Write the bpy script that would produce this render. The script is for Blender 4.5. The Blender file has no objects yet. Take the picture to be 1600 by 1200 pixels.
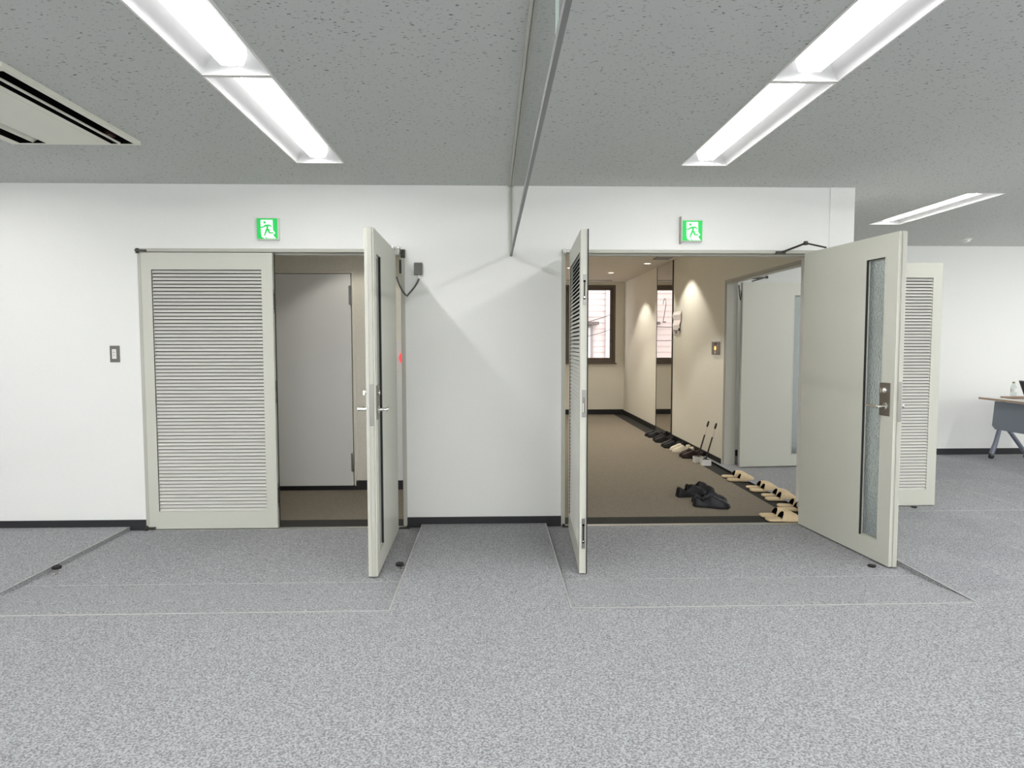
import bpy, math, random
from mathutils import Vector, Matrix
random.seed(7)
sc = bpy.context.scene
COL = sc.collection
PI = math.pi

# ------------------------------------------------------------------ helpers
def lin(c):
    return c / 12.92 if c <= 0.04045 else ((c + 0.055) / 1.055) ** 2.4

def rgb(r, g, b):
    return (lin(r / 255), lin(g / 255), lin(b / 255), 1)

class MB:
    """collects faces and links them as one mesh object"""
    def __init__(s):
        s.v = []; s.f = []; s.m = []; s.cur = 0
    def vert(s, p):
        s.v.append(tuple(p)); return len(s.v) - 1
    def face(s, *pts):
        s.f.append([s.vert(p) for p in pts]); s.m.append(s.cur); return s
    def idx(s, ids):
        s.f.append(list(ids)); s.m.append(s.cur)
    def box(s, x0, x1, y0, y1, z0, z1):
        b = len(s.v)
        for z in (z0, z1):
            for x, y in ((x0, y0), (x1, y0), (x1, y1), (x0, y1)):
                s.v.append((x, y, z))
        for q in ((3, 2, 1, 0), (4, 5, 6, 7), (0, 1, 5, 4), (1, 2, 6, 5), (2, 3, 7, 6), (3, 0, 4, 7)):
            s.idx([b + i for i in q])
        return s
    def prism(s, poly, axis, a, b):
        """extrude a 2D polygon along axis; poly in the two other axes in order"""
        def P(u, w, t):
            return {'x': (t, u, w), 'y': (u, t, w), 'z': (u, w, t)}[axis]
        n = len(poly)
        A = [s.vert(P(u, w, a)) for u, w in poly]
        B = [s.vert(P(u, w, b)) for u, w in poly]
        s.idx(A[::-1]); s.idx(B)
        for i in range(n):
            j = (i + 1) % n
            s.idx((A[i], A[j], B[j], B[i]))
        return s
    def tube(s, pts, r, n=10, caps=True):
        pts = [Vector(p) for p in pts]
        rs = r if isinstance(r, (list, tuple)) else [r] * len(pts)
        rings = []
        up = Vector((0, 0, 1))
        for i, p in enumerate(pts):
            d = (pts[min(i + 1, len(pts) - 1)] - pts[max(i - 1, 0)]).normalized()
            a = d.cross(up)
            if a.length < 1e-3: a = d.cross(Vector((1, 0, 0)))
            a.normalize(); b = d.cross(a).normalized()
            rings.append([s.vert(p + (a * math.cos(2 * PI * k / n) + b * math.sin(2 * PI * k / n)) * rs[i]) for k in range(n)])
        for i in range(len(rings) - 1):
            for k in range(n):
                j = (k + 1) % n
                s.idx((rings[i][k], rings[i][j], rings[i + 1][j], rings[i + 1][k]))
        if caps:
            s.idx(rings[0][::-1]); s.idx(rings[-1])
        return s
    def lathe(s, prof, c=(0, 0, 0), n=28, axis='z'):
        def P(r, h, t):
            u, w = r * math.cos(t), r * math.sin(t)
            q = {'z': (u, w, h), 'y': (u, h, w), 'x': (h, u, w)}[axis]
            return (q[0] + c[0], q[1] + c[1], q[2] + c[2])
        rings = [[s.vert(P(max(r, 1e-5), h, 2 * PI * k / n)) for k in range(n)] for r, h in prof]
        for i in range(len(rings) - 1):
            for k in range(n):
                j = (k + 1) % n
                s.idx((rings[i][k], rings[i][j], rings[i + 1][j], rings[i + 1][k]))
        s.idx(rings[0][::-1]); s.idx(rings[-1])
        return s
    def sheet(s, u0, u1, w0, w1, holes, P):
        """flat sheet with rectangular holes; P maps (u,w) to 3D"""
        us = sorted({u0, u1, *[h[i] for h in holes for i in (0, 1) if u0 < h[i] < u1]})
        ws = sorted({w0, w1, *[h[i] for h in holes for i in (2, 3) if w0 < h[i] < w1]})
        ids = {}
        def V(u, w):
            if (u, w) not in ids: ids[(u, w)] = s.vert(P(u, w))
            return ids[(u, w)]
        for a, b in zip(us, us[1:]):
            for c, d in zip(ws, ws[1:]):
                mu, mw = (a + b) / 2, (c + d) / 2
                if any(h[0] < mu < h[1] and h[2] < mw < h[3] for h in holes): continue
                s.idx((V(a, c), V(b, c), V(b, d), V(a, d)))
        return s
    def slab(s, u0, u1, w0, w1, holes, P, t0, t1):
        """sheet with thickness, reveals round the holes; P(u,w,t)"""
        s.sheet(u0, u1, w0, w1, holes, lambda u, w: P(u, w, t0))
        s.sheet(u0, u1, w0, w1, holes, lambda u, w: P(u, w, t1))
        for a, b, c, d in [(u0, u1, w0, w1)] + holes:
            a, b, c, d = max(a, u0), min(b, u1), max(c, w0), min(d, w1)
            for p, q in (((a, c), (b, c)), ((b, c), (b, d)), ((b, d), (a, d)), ((a, d), (a, c))):
                s.face(P(*p, t0), P(*q, t0), P(*q, t1), P(*p, t1))
        return s
    def build(s, name, mat, parent=None, bevel=0, smooth=False, recalc=True):
        me = bpy.data.meshes.new(name)
        me.from_pydata(s.v, [], s.f)
        mats = mat if isinstance(mat, (list, tuple)) else [mat]
        for m in mats: me.materials.append(m)
        for p, k in zip(me.polygons, s.m): p.material_index = k
        if recalc:
            import bmesh
            bm = bmesh.new(); bm.from_mesh(me)
            bmesh.ops.recalc_face_normals(bm, faces=bm.faces); bm.to_mesh(me); bm.free()
        if smooth:
            me.polygons.foreach_set('use_smooth', [True] * len(me.polygons))
            if smooth is True: me.set_sharp_from_angle(angle=math.radians(40))
        me.update()
        o = bpy.data.objects.new(name, me); COL.objects.link(o)
        if parent: o.parent = parent
        if bevel:
            b = o.modifiers.new('edge', 'BEVEL'); b.width = bevel; b.segments = 2; b.limit_method = 'ANGLE'
        return o

def tag(o, label=None, cat=None, group=None, kind=None):
    if label: o['label'] = label
    if cat: o['category'] = cat
    if group: o['group'] = group
    if kind: o['kind'] = kind
    return o

def empty(name, loc=(0, 0, 0), rz=0, parent=None):
    o = bpy.data.objects.new(name, None); COL.objects.link(o)
    o.empty_display_size = 0.05
    o.location = loc; o.rotation_euler = (0, 0, rz)
    if parent: o.parent = parent
    return o

def copy_tree(o, parent=None):
    c = o.copy(); COL.objects.link(c)
    if parent: c.parent = parent
    for ch in list(o.children): copy_tree(ch, c)
    return c

def structure(o, label, cat):
    return tag(o, label, cat, None, 'structure')

# ------------------------------------------------------------------ materials
def mat(name, col, rough=0.5, metal=0.0, spec=0.5, **kw):
    m = bpy.data.materials.new(name); m.use_nodes = True
    b = m.node_tree.nodes['Principled BSDF']
    b.inputs['Base Color'].default_value = col
    b.inputs['Roughness'].default_value = rough
    b.inputs['Metallic'].default_value = metal
    b.inputs['Specular IOR Level'].default_value = spec
    for k, v in kw.items(): b.inputs[k.replace('_', ' ')].default_value = v
    return m

def nodes(m):
    return m.node_tree.nodes, m.node_tree.links, m.node_tree.nodes['Principled BSDF']

def add_noise(m, scale, amount, detail=3, bump=0.0, bscale=None, dist=0.002, stretch=None):
    """value noise on the base colour, optional bump"""
    N, L, b = nodes(m)
    tc = N.new('ShaderNodeTexCoord'); src = tc.outputs['Object']
    if stretch:
        mp = N.new('ShaderNodeMapping'); mp.inputs['Scale'].default_value = stretch
        L.new(src, mp.inputs['Vector']); src = mp.outputs['Vector']
    n = N.new('ShaderNodeTexNoise'); n.inputs['Scale'].default_value = scale; n.inputs['Detail'].default_value = detail
    L.new(src, n.inputs['Vector'])
    base = b.inputs['Base Color'].default_value[:]
    if amount:
        r = N.new('ShaderNodeValToRGB')
        r.color_ramp.elements[0].position = 0.3; r.color_ramp.elements[1].position = 0.7
        r.color_ramp.elements[0].color = (*[c * (1 - amount) for c in base[:3]], 1)
        r.color_ramp.elements[1].color = (*[min(1, c * (1 + amount)) for c in base[:3]], 1)
        L.new(n.outputs['Fac'], r.inputs['Fac']); L.new(r.outputs['Color'], b.inputs['Base Color'])
    if bump:
        n2 = n
        if bscale:
            n2 = N.new('ShaderNodeTexNoise'); n2.inputs['Scale'].default_value = bscale; n2.inputs['Detail'].default_value = 3
            L.new(src, n2.inputs['Vector'])
        bp = N.new('ShaderNodeBump'); bp.inputs['Strength'].default_value = bump; bp.inputs['Distance'].default_value = dist
        L.new(n2.outputs['Fac'], bp.inputs['Height']); L.new(bp.outputs['Normal'], b.inputs['Normal'])
    return m

def emit(name, col, strength, base=(0.8, 0.8, 0.8, 1)):
    m = mat(name, base, 0.6)
    N, L, b = nodes(m)
    b.inputs['Emission Color'].default_value = col; b.inputs['Emission Strength'].default_value = strength
    return m

M = {}
M['wall'] = add_noise(mat('wall_paper', rgb(236, 236, 233), 0.85, spec=0.2), 90, 0.012, bump=0.12, bscale=420, dist=0.001)
M['lobby'] = add_noise(mat('lobby_wall_cloth', rgb(232, 228, 216), 0.85, spec=0.2), 60, 0.03, bump=0.2, bscale=300, dist=0.001)
M['paint'] = add_noise(mat('door_paint', rgb(202, 202, 191), 0.42, spec=0.4), 240, 0.03, bump=0.05, bscale=500, dist=0.0006)
M['slat'] = mat('slat_paint', rgb(210, 209, 202), 0.45, spec=0.4)
M['frame'] = add_noise(mat('frame_paint', rgb(184, 183, 173), 0.42, spec=0.4), 200, 0.02)
M['steel_door'] = add_noise(mat('steel_door_paint', rgb(228, 228, 226), 0.5), 300, 0.03)
M['gasket'] = mat('dark_gasket', rgb(34, 34, 34), 0.7)
M['base'] = mat('baseboard_vinyl', rgb(36, 37, 40), 0.55)
M['black_base'] = mat('lobby_baseboard', rgb(22, 22, 22), 0.5)
M['alu'] = mat('aluminium', rgb(198, 198, 194), 0.32, 0.85)
M['trim'] = mat('pale_floor_trim', rgb(184, 184, 182), 0.4, 0.3)
M['steel'] = mat('brushed_steel', rgb(150, 148, 144), 0.35, 0.9)
M['plate'] = mat('lock_plate_steel', rgb(128, 121, 112), 0.4, 0.7)
M['chrome'] = mat('chrome', rgb(225, 224, 220), 0.12, 1.0)
M['mirror'] = mat('polished_steel', rgb(222, 220, 215), 0.03, 1.0)
M['dark_metal'] = mat('dark_metal', rgb(70, 68, 64), 0.4, 0.6)
M['black'] = mat('black_plastic', rgb(22, 22, 23), 0.45)
M['rubber'] = mat('black_rubber', rgb(24, 24, 24), 0.75)
M['grey_plastic'] = mat('grey_plastic', rgb(92, 92, 88), 0.5)
M['white_plastic'] = mat('white_plastic', rgb(228, 227, 222), 0.4)
M['ac_plastic'] = mat('cassette_plastic', rgb(226, 225, 212), 0.45)
M['void'] = mat('dark_void', rgb(8, 8, 8), 0.9, spec=0.1)
M['reflector'] = mat('lamp_reflector', rgb(212, 212, 212), 0.4)
M['lens_side'] = emit('lamp_lens_side', (1, 1, 1, 1), 1.3)
M['lens'] = emit('lamp_lens', (1, 0.995, 0.99, 1), 112)
M['green'] = emit('sign_green', rgb(20, 190, 80), 0.38, rgb(40, 190, 90))
M['sign_white'] = emit('sign_white', (0.95, 1, 0.97, 1), 0.42)
M['red'] = emit('red_lamp', (1, 0.09, 0.09, 1), 0.9, rgb(200, 40, 40))
M['orange'] = emit('orange_button', (1, 0.4, 0.1, 1), 2.5, rgb(240, 130, 60))
M['downlight'] = emit('downlight_glow', (1, 0.86, 0.66, 1), 6.0)
M['paper'] = mat('paper', rgb(240, 232, 230), 0.8)
M['ink'] = mat('grey_ink', rgb(120, 116, 112), 0.8)
M['bronze'] = mat('bronze_window_frame', rgb(104, 93, 84), 0.4, 0.5)
M['shoe_black'] = add_noise(mat('black_leather', rgb(14, 14, 16), 0.5, spec=.35), 60, 0.2)
M['shoe_navy'] = add_noise(mat('navy_black_leather', rgb(15, 16, 24), 0.42, spec=0.4), 60, 0.2)
M['shoe_grey'] = add_noise(mat('dark_grey_leather', rgb(30, 31, 33), 0.6, spec=.25), 60, 0.2)
M['shoe_white'] = add_noise(mat('cream_canvas', rgb(222, 212, 190), 0.7), 60, 0.08)
M['shoe_brown'] = add_noise(mat('dark_brown_leather', rgb(46, 26, 23), 0.5, spec=.3), 60, 0.2)
M['sole'] = mat('dark_sole', rgb(26, 26, 28), 0.6)
M['white_sole'] = mat('pale_sole', rgb(208, 202, 190), 0.6)
M['lining'] = mat('dark_lining', rgb(14, 13, 13), 0.9, spec=0.1)
M['beige'] = add_noise(mat('beige_vinyl', rgb(216, 194, 156), 0.5), 40, 0.04)
M['table_panel'] = mat('blue_grey_panel', rgb(126, 134, 144), 0.5)
M['table_leg'] = mat('grey_blue_leg', rgb(128, 132, 146), 0.4, 0.3)
M['table_top'] = mat('white_laminate', rgb(238, 236, 230), 0.4)
M['wood_edge'] = mat('tan_edge_band', rgb(176, 150, 126), 0.5)
M['tan'] = mat('tan_card', rgb(166, 138, 118), 0.6)
M['outside'] = mat('outside_siding', rgb(182, 166, 163), 0.8)
M['outside_dark'] = mat('outside_eaves', rgb(88, 78, 76), 0.8)

# carpets
def carpet(name, col, amount, s1=125, s2=420):
    m = mat(name, col, 0.95, spec=0.08)
    N, L, b = nodes(m)
    tc = N.new('ShaderNodeTexCoord')
    a = N.new('ShaderNodeTexNoise'); a.inputs['Scale'].default_value = s1; a.inputs['Detail'].default_value = 4; a.inputs['Roughness'].default_value = 0.7
    c = N.new('ShaderNodeTexNoise'); c.inputs['Scale'].default_value = 14; c.inputs['Detail'].default_value = 2
    of = N.new('ShaderNodeMapping'); of.inputs['Location'].default_value = (.0137, .0221, .0028)
    L.new(tc.outputs['Object'], of.inputs['Vector'])
    L.new(of.outputs['Vector'], a.inputs['Vector']); L.new(of.outputs['Vector'], c.inputs['Vector'])
    r = N.new('ShaderNodeValToRGB'); r.color_ramp.elements[0].position = 0.38; r.color_ramp.elements[1].position = 0.62
    r.color_ramp.elements[0].color = (*[x * (1 - amount) for x in col[:3]], 1)
    r.color_ramp.elements[1].color = (*[min(1, x * (1 + amount)) for x in col[:3]], 1)
    L.new(a.outputs['Fac'], r.inputs['Fac'])
    mx = N.new('ShaderNodeMix'); mx.data_type = 'RGBA'; mx.blend_type = 'OVERLAY'; mx.inputs['Factor'].default_value = 0.03
    L.new(r.outputs['Color'], mx.inputs['A']); L.new(c.outputs['Fac'], mx.inputs['B'])
    L.new(mx.outputs['Result'], b.inputs['Base Color'])
    bp = N.new('ShaderNodeBump'); bp.inputs['Strength'].default_value = 0.7; bp.inputs['Distance'].default_value = 0.004
    L.new(a.outputs['Fac'], bp.inputs['Height']); L.new(bp.outputs['Normal'], b.inputs['Normal'])
    return m
M['carpet'] = carpet('grey_carpet', rgb(152, 153, 155), 0.45)
M['brown_carpet'] = carpet('brown_carpet', rgb(134, 126, 113), 0.25, 180)
M['dark_carpet'] = carpet('dark_border_carpet', rgb(66, 65, 62), 0.2, 180)

# tile carpet whose nap direction turns from tile to tile (a quieter checker over the same carpet)
mt = carpet('grey_carpet_tiles', rgb(152, 153, 155), 0.45)
N, L, b = nodes(mt)
ck = N.new('ShaderNodeTexChecker'); ck.inputs['Scale'].default_value = 2.0
ck.inputs['Color1'].default_value = (1, 1, 1, 1); ck.inputs['Color2'].default_value = (0.94, 0.94, 0.955, 1)
tc = N.new('ShaderNodeTexCoord'); L.new(tc.outputs['Object'], ck.inputs['Vector'])
old = b.inputs['Base Color'].links[0].from_socket
mu = N.new('ShaderNodeMix'); mu.data_type = 'RGBA'; mu.blend_type = 'MULTIPLY'; mu.inputs['Factor'].default_value = 1
L.new(old, mu.inputs['A']); L.new(ck.outputs['Color'], mu.inputs['B']); L.new(mu.outputs['Result'], b.inputs['Base Color'])
M['carpet_tiles'] = mt

# mineral fibre ceiling with worm-hole flecks
mc = mat('mineral_fibre_ceiling', rgb(190, 192, 190), 0.9, spec=0.1)
N, L, b = nodes(mc)
tc = N.new('ShaderNodeTexCoord')
mp = N.new('ShaderNodeMapping'); mp.inputs['Scale'].default_value = (1.0, 1.8, 1.0); mp.inputs['Rotation'].default_value = (0, 0, 0.9)
n1 = N.new('ShaderNodeTexNoise'); n1.inputs['Scale'].default_value = 50; n1.inputs['Detail'].default_value = 3; n1.inputs['Roughness'].default_value = 0.6
n2 = N.new('ShaderNodeTexNoise'); n2.inputs['Scale'].default_value = 130; n2.inputs['Detail'].default_value = 2
L.new(tc.outputs['Object'], mp.inputs['Vector']); L.new(mp.outputs['Vector'], n1.inputs['Vector']); L.new(tc.outputs['Object'], n2.inputs['Vector'])
r = N.new('ShaderNodeValToRGB'); r.color_ramp.elements[0].position = 0.33; r.color_ramp.elements[1].position = 0.385
c0 = rgb(198, 200, 197)
r.color_ramp.elements[0].color = (c0[0] * .35, c0[1] * .35, c0[2] * .35, 1); r.color_ramp.elements[1].color = c0
L.new(n1.outputs['Fac'], r.inputs['Fac']); L.new(r.outputs['Color'], b.inputs['Base Color'])
ad = N.new('ShaderNodeMath'); ad.operation = 'ADD'
sc2 = N.new('ShaderNodeMath'); sc2.operation = 'MULTIPLY'; sc2.inputs[1].default_value = 0.35
L.new(n2.outputs['Fac'], sc2.inputs[0]); L.new(sc2.outputs[0], ad.inputs[1]); L.new(n1.outputs['Fac'], ad.inputs[0])
bp = N.new('ShaderNodeBump'); bp.inputs['Strength'].default_value = 0.45; bp.inputs['Distance'].default_value = 0.004
L.new(ad.outputs[0], bp.inputs['Height']); L.new(bp.outputs['Normal'], b.inputs['Normal'])
M['ceiling'] = mc
M['lobby_ceiling'] = mat('lobby_ceiling_board', rgb(214, 207, 196), 0.85, spec=0.2)

# figured glass of the door slots
mg = mat('figured_glass', rgb(206, 214, 214), 0.22, spec=0.5, Transmission_Weight=0.85, IOR=1.45)
N, L, b = nodes(mg)
tc = N.new('ShaderNodeTexCoord')
v = N.new('ShaderNodeTexVoronoi'); v.inputs['Scale'].default_value = 75
L.new(tc.outputs['Object'], v.inputs['Vector'])
bp = N.new('ShaderNodeBump'); bp.inputs['Strength'].default_value = 0.6; bp.inputs['Distance'].default_value = 0.004
L.new(v.outputs['Distance'], bp.inputs['Height']); L.new(bp.outputs['Normal'], b.inputs['Normal'])
M['figured'] = mg

def clear_glass(name, tint, gloss):
    m = bpy.data.materials.new(name); m.use_nodes = True
    N, L = m.node_tree.nodes, m.node_tree.links
    for n in list(N):
        if n.type != 'OUTPUT_MATERIAL': N.remove(n)
    out = [n for n in N if n.type == 'OUTPUT_MATERIAL'][0]
    t = N.new('ShaderNodeBsdfTransparent'); t.inputs['Color'].default_value = tint
    g = N.new('ShaderNodeBsdfGlossy'); g.inputs['Roughness'].default_value = 0.03
    fr = N.new('ShaderNodeFresnel'); fr.inputs['IOR'].default_value = gloss
    mx = N.new('ShaderNodeMixShader')
    ge = N.new('ShaderNodeNewGeometry'); sb_ = N.new('ShaderNodeMath'); sb_.operation = 'SUBTRACT'; sb_.inputs[0].default_value = 1
    ml = N.new('ShaderNodeMath'); ml.operation = 'MULTIPLY'
    L.new(ge.outputs['Backfacing'], sb_.inputs[1]); L.new(sb_.outputs[0], ml.inputs[0]); L.new(fr.outputs[0], ml.inputs[1])
    L.new(ml.outputs[0], mx.inputs[0]); L.new(t.outputs[0], mx.inputs[1]); L.new(g.outputs[0], mx.inputs[2])
    L.new(mx.outputs[0], out.inputs['Surface'])
    return m
M['screen_glass'] = clear_glass('smoke_screen_glass', (0.985, 0.996, 0.991, 1), 1.18)
M['window_glass'] = clear_glass('window_glass', (0.97, 0.98, 0.98, 1), 1.3)
M['bottle'] = clear_glass('clear_bottle', (0.86, 0.89, 0.88, 1), 1.25)

# ------------------------------------------------------------------ setting
C = 2.575          # office ceiling
H = 0.027          # raised office floor above the door pads
XL, XR, YB = -6.5, 8.0, -8.5
RECL = (-2.725, -0.536, -1.667, 0.02)
RECR = (0.415, 2.567, -1.667, 0.02)
RECE = (2.75, 4.42, 0.25, 2.56)
LAMPS = []
for lx in (-3.61, -1.107, 1.405, 3.885, 6.39):
    ys = [-0.607 - 1.4225 * k for k in range(6)]
    LAMPS += [(lx, y - 1.405, y) for y in ys]
for lx in (3.885, 6.39): LAMPS.append((lx, 0.155, 1.52))
LW = 0.1525
AC = (-2.76, -2.03, -2.145, -1.035)

holes = [(lx - LW, lx + LW, y0, y1) for lx, y0, y1 in LAMPS] + [(AC[0] + .02, AC[1] - .02, AC[2] + .02, AC[3] - .02)]
cb = MB()
cb.sheet(XL, XR, YB, 0.0, holes, lambda u, w: (u, w, C))
cb.sheet(2.75, XR, 0.0, 2.978, holes, lambda u, w: (u, w, C))
structure(cb.build('ceiling', M['ceiling']), 'grey mineral fibre office ceiling with dark flecks', 'ceiling')
structure(MB().face((-3, .12, 2.6), (2.64, .12, 2.6), (2.64, 8.15, 2.6), (-3, 8.15, 2.6)).build('ceiling_lobby', M['lobby_ceiling']),
          'plain beige lobby ceiling beyond the doorways', 'ceiling')

# office floor: raised carpet, with sunk pads and ramps at each doorway
fb = MB()
fb.sheet(XL, 2.567, YB, 0.02, [RECL, RECR], lambda u, w: (u, w, H))
for x0, x1, y0, y1 in (RECL, RECR):
    for x in (x0, x1):
        fb.face((x, -1.667, H), (x, -1.667, H - .004), (x, -1.17, -0.004), (x, y1, -0.004), (x, y1, H))
structure(fb.build('floor', M['carpet']), 'pale grey speckled office carpet across the whole foreground', 'floor')
fb = MB()
fb.sheet(2.567, XR, YB, 2.978, [RECE], lambda u, w: (u, w, H))
x0, x1, y0, y1 = RECE
for y in (y0, y1): fb.face((x0, y, H), (x0, y, -.004), (3.92, y, -.004), (x1, y, H))
fb.face((x0, y1, H), (x0, y1, -.004), (x0, 2.978, -.004), (x0, 2.978, H))
fb.face((x0, 0.0, H), (x0, 0, -.004), (x0, y0, -.004), (x0, y0, H))
structure(fb.build('floor_tiles', M['carpet_tiles']), 'grey office carpet tiles on the right beside the table', 'floor')
pb = MB()
for x0, x1, y0, y1 in (RECL, RECR):
    pb.face((x0, -1.17, 0), (x1, -1.17, 0), (x1, y1, 0), (x0, y1, 0))
    pb.face((x0, -1.667, H), (x1, -1.667, H), (x1, -1.17, 0), (x0, -1.17, 0))
x0, x1, y0, y1 = RECE
pb.face((x0 - .03, y0, 0), (3.92, y0, 0), (3.92, y1, 0), (x0 - .03, y1, 0))
pb.face((3.92, y0, 0), (x1, y0, H), (x1, y1, H), (3.92, y1, 0))
structure(pb.build('floor_ramp', M['carpet']), 'sunken grey carpet pads and short ramps in front of the doors', 'floor')
structure(MB().sheet(-2.9, 2.42, 0.25, 8.15, [], lambda u, w: (u, w, 0)).build('floor_lobby', M['brown_carpet']),
          'brown lobby carpet beyond the open doors', 'floor')
bb = MB()
bb.face((-2.9, .02, 0), (2.69, .02, 0), (2.69, .25, 0), (-2.9, .25, 0))
bb.face((2.42, .25, 0), (2.69, .25, 0), (2.69, 8.15, 0), (2.42, 8.15, 0))
structure(bb.build('floor_border', M['dark_carpet']), 'charcoal border carpet along the lobby edge', 'floor')

# pale edge strips of the sunk pads
def trim_bar(name, mb, label):
    structure(mb.build(name, M['trim']), label, 'floor trim')
k = 1
for x0, x1, y0, y1 in (RECL, RECR):
    which = 'left' if x0 < 0 else 'right'
    t = MB()
    for x, s in ((x0, -1), (x1, 1)):
        t.box(min(x, x + s * .008), max(x, x + s * .008), -1.667, -0.012, H - .002, H + .0015)
    trim_bar('trim_%d' % k, t, 'thin pale edge strips along both sides of the %s door pad' % which); k += 1
    trim_bar('trim_%d' % k, MB().box(x0, x1, -1.676, -1.667, H - .002, H + .002), 'thin bright strip along the top of the %s door ramp' % which); k += 1
    trim_bar('trim_%d' % k, MB().box(x0, x1, -1.173, -1.170, -.001, .001), 'faint strip along the foot of the %s door ramp' % which); k += 1
t = MB().box(2.76, 4.42, .242, .25, H - .002, H + .0015).box(4.42, 4.428, .25, 2.56, H - .002, H + .0015)
trim_bar('trim_%d' % k, t, 'pale edge strip of the far door pad beside the louvred leaf'); k += 1

# walls
DZ = 2.106
def slabX(name, x0, x1, y0, y1, z0, z1, hs, m, label):     # wall facing Y; holes in (x, z)
    b = MB().slab(x0, x1, z0, z1, hs, lambda u, w, t: (u, t, w), y0, y1)
    return structure(b.build(name, m), label, 'wall')
def slabY(name, x0, x1, y0, y1, z0, z1, hs, m, label):     # wall facing X; holes in (y, z)
    b = MB().slab(y0, y1, z0, z1, hs, lambda u, w, t: (t, u, w), x0, x1)
    return structure(b.build(name, m), label, 'wall')
slabX('wall_front', XL, 2.565, 0.0, 0.13, -0.05, 2.72, [(-2.606, -0.644, -0.06, DZ), (0.53, 2.495, -0.06, DZ)], M['wall'],
      'white office wall holding the two double doors')
structure(MB().box(2.565, 2.752, -0.006, 0.45, DZ * 0 - 0.05, 2.72).build('wall_end', M['wall']),
          'narrow white wall end right of the right-hand doorway', 'wall')
slabX('wall_left_lobby', -3.0, 0.45, 1.357, 1.5, -.05, 2.72, [(-2.235, -1.303, -.06, 2.085)], M['lobby'], 'cream lobby wall behind the left double door')
structure(MB().box(-3.0, -2.9, .13, 1.357, -.05, 2.72).build('wall_lobby_end', M['lobby']), 'cream end wall of the lobby', 'wall')
slabY('wall_right_lobby', 2.62, 2.75, 0.45, 8.1, -.05, 2.72, [(0.46, 2.425, -.06, DZ)], M['lobby'],
      'beige lobby wall on the right with the side doorway')
slabY('wall_lobby_inner', .3, .45, 1.5, 8.1, -.05, 2.72, [], M['lobby'], 'beige lobby wall on the left side of the passage')
slabX('wall_back_lobby', .3, 2.75, 8.1, 8.3, -.05, 2.72, [(0.72, 2.44, 1.02, 2.545)], M['lobby'], 'beige end wall of the lobby under the window')
slabX('wall_back', 2.75, XR + .1, 2.978, 3.1, -.05, 2.72, [], M['wall'], 'white office wall behind the table')
structure(MB().box(XL - .1, XL, YB, .13, -.05, 2.72).build('wall_left', M['wall']), 'white office wall on the far left', 'wall')
FILL_SIDE = [(-8.3, -6.1, .70, 2.38), (-5.6, -3.1, .70, 2.38), (-2.6, -.1, .70, 2.38), (.3, 2.2, .70, 2.38)]  # unseen windows added to the right wall for fill light
slabY('wall_right', XR, XR + .12, YB, 3.1, -.05, 2.72, FILL_SIDE, M['wall'], 'white office wall with windows on the far right')
for i, (a, c, z0, z1) in enumerate(FILL_SIDE):
    w = structure(empty('window_%d' % (i + 7)), 'wide office window on the far right wall', 'window')
    b = MB()
    for q in ((a, a + .04, z0, z1), (c - .04, c, z0, z1), ((a + c) / 2 - .02, (a + c) / 2 + .02, z0, z1), (a, c, z0, z0 + .04), (a, c, z1 - .04, z1)):
        b.box(XR + .03, XR + .09, q[0], q[1], q[2], q[3])
    b.build('window_frame', M['frame'], w)
    for p, q in ((a + .04, (a + c) / 2 - .02), ((a + c) / 2 + .02, c - .04)):
        MB().box(XR + .057, XR + .063, p, q, z0 + .04, z1 - .04).build('window_glass', M['window_glass'], w)
    pl_ = bpy.data.lights.new('window_portal', 'AREA'); pl_.shape = 'RECTANGLE'; pl_.size = z1 - z0; pl_.size_y = c - a; pl_.cycles.is_portal = True
    po_ = bpy.data.objects.new('window_portal', pl_); COL.objects.link(po_)
    po_.location = (XR + .13, (a + c) / 2, (z0 + z1) / 2); po_.rotation_euler = (0, PI / 2, 0)
FILL_REAR = [(-6.1 + 2.75 * i, -6.1 + 2.75 * i + 2.45, .70, 2.38) for i in range(5)]  # unseen windows added behind the camera to let in fill light
slabX('wall_rear', XL - .1, XR + .1, YB - .12, YB, -.05, 2.72, FILL_REAR, M['wall'], 'white office wall with windows behind the viewer')
for i, (a, c, z0, z1) in enumerate(FILL_REAR):
    w = structure(empty('window_%d' % (i + 2)), 'wide office window behind the viewer', 'window')
    b = MB()
    for q in ((a, a + .04, z0, z1), (c - .04, c, z0, z1), ((a + c) / 2 - .02, (a + c) / 2 + .02, z0, z1), (a, c, z0, z0 + .04), (a, c, z1 - .04, z1)):
        b.box(q[0], q[1], YB - .09, YB - .03, q[2], q[3])
    b.build('window_frame', M['frame'], w)
    for p, q in ((a + .04, (a + c) / 2 - .02), ((a + c) / 2 + .02, c - .04)):
        MB().box(p, q, YB - .063, YB - .057, z0 + .04, z1 - .04).build('window_glass', M['window_glass'], w)
    pl_ = bpy.data.lights.new('window_portal', 'AREA'); pl_.shape = 'RECTANGLE'; pl_.size = c - a; pl_.size_y = z1 - z0; pl_.cycles.is_portal = True
    po_ = bpy.data.objects.new('window_portal', pl_); COL.objects.link(po_)
    po_.location = ((a + c) / 2, YB - .13, (z0 + z1) / 2); po_.rotation_euler = (PI / 2, 0, 0)
# office-side skin of the lobby's right wall (white paint)
structure(MB().slab(0.45, 2.978, 0, 2.7, [(0.46, 2.425, -.06, DZ)], lambda u, w, t: (t, u, w), 2.75, 2.753).build('wall_side', M['wall']),
          'white office face of the side-door wall', 'wall')

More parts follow.
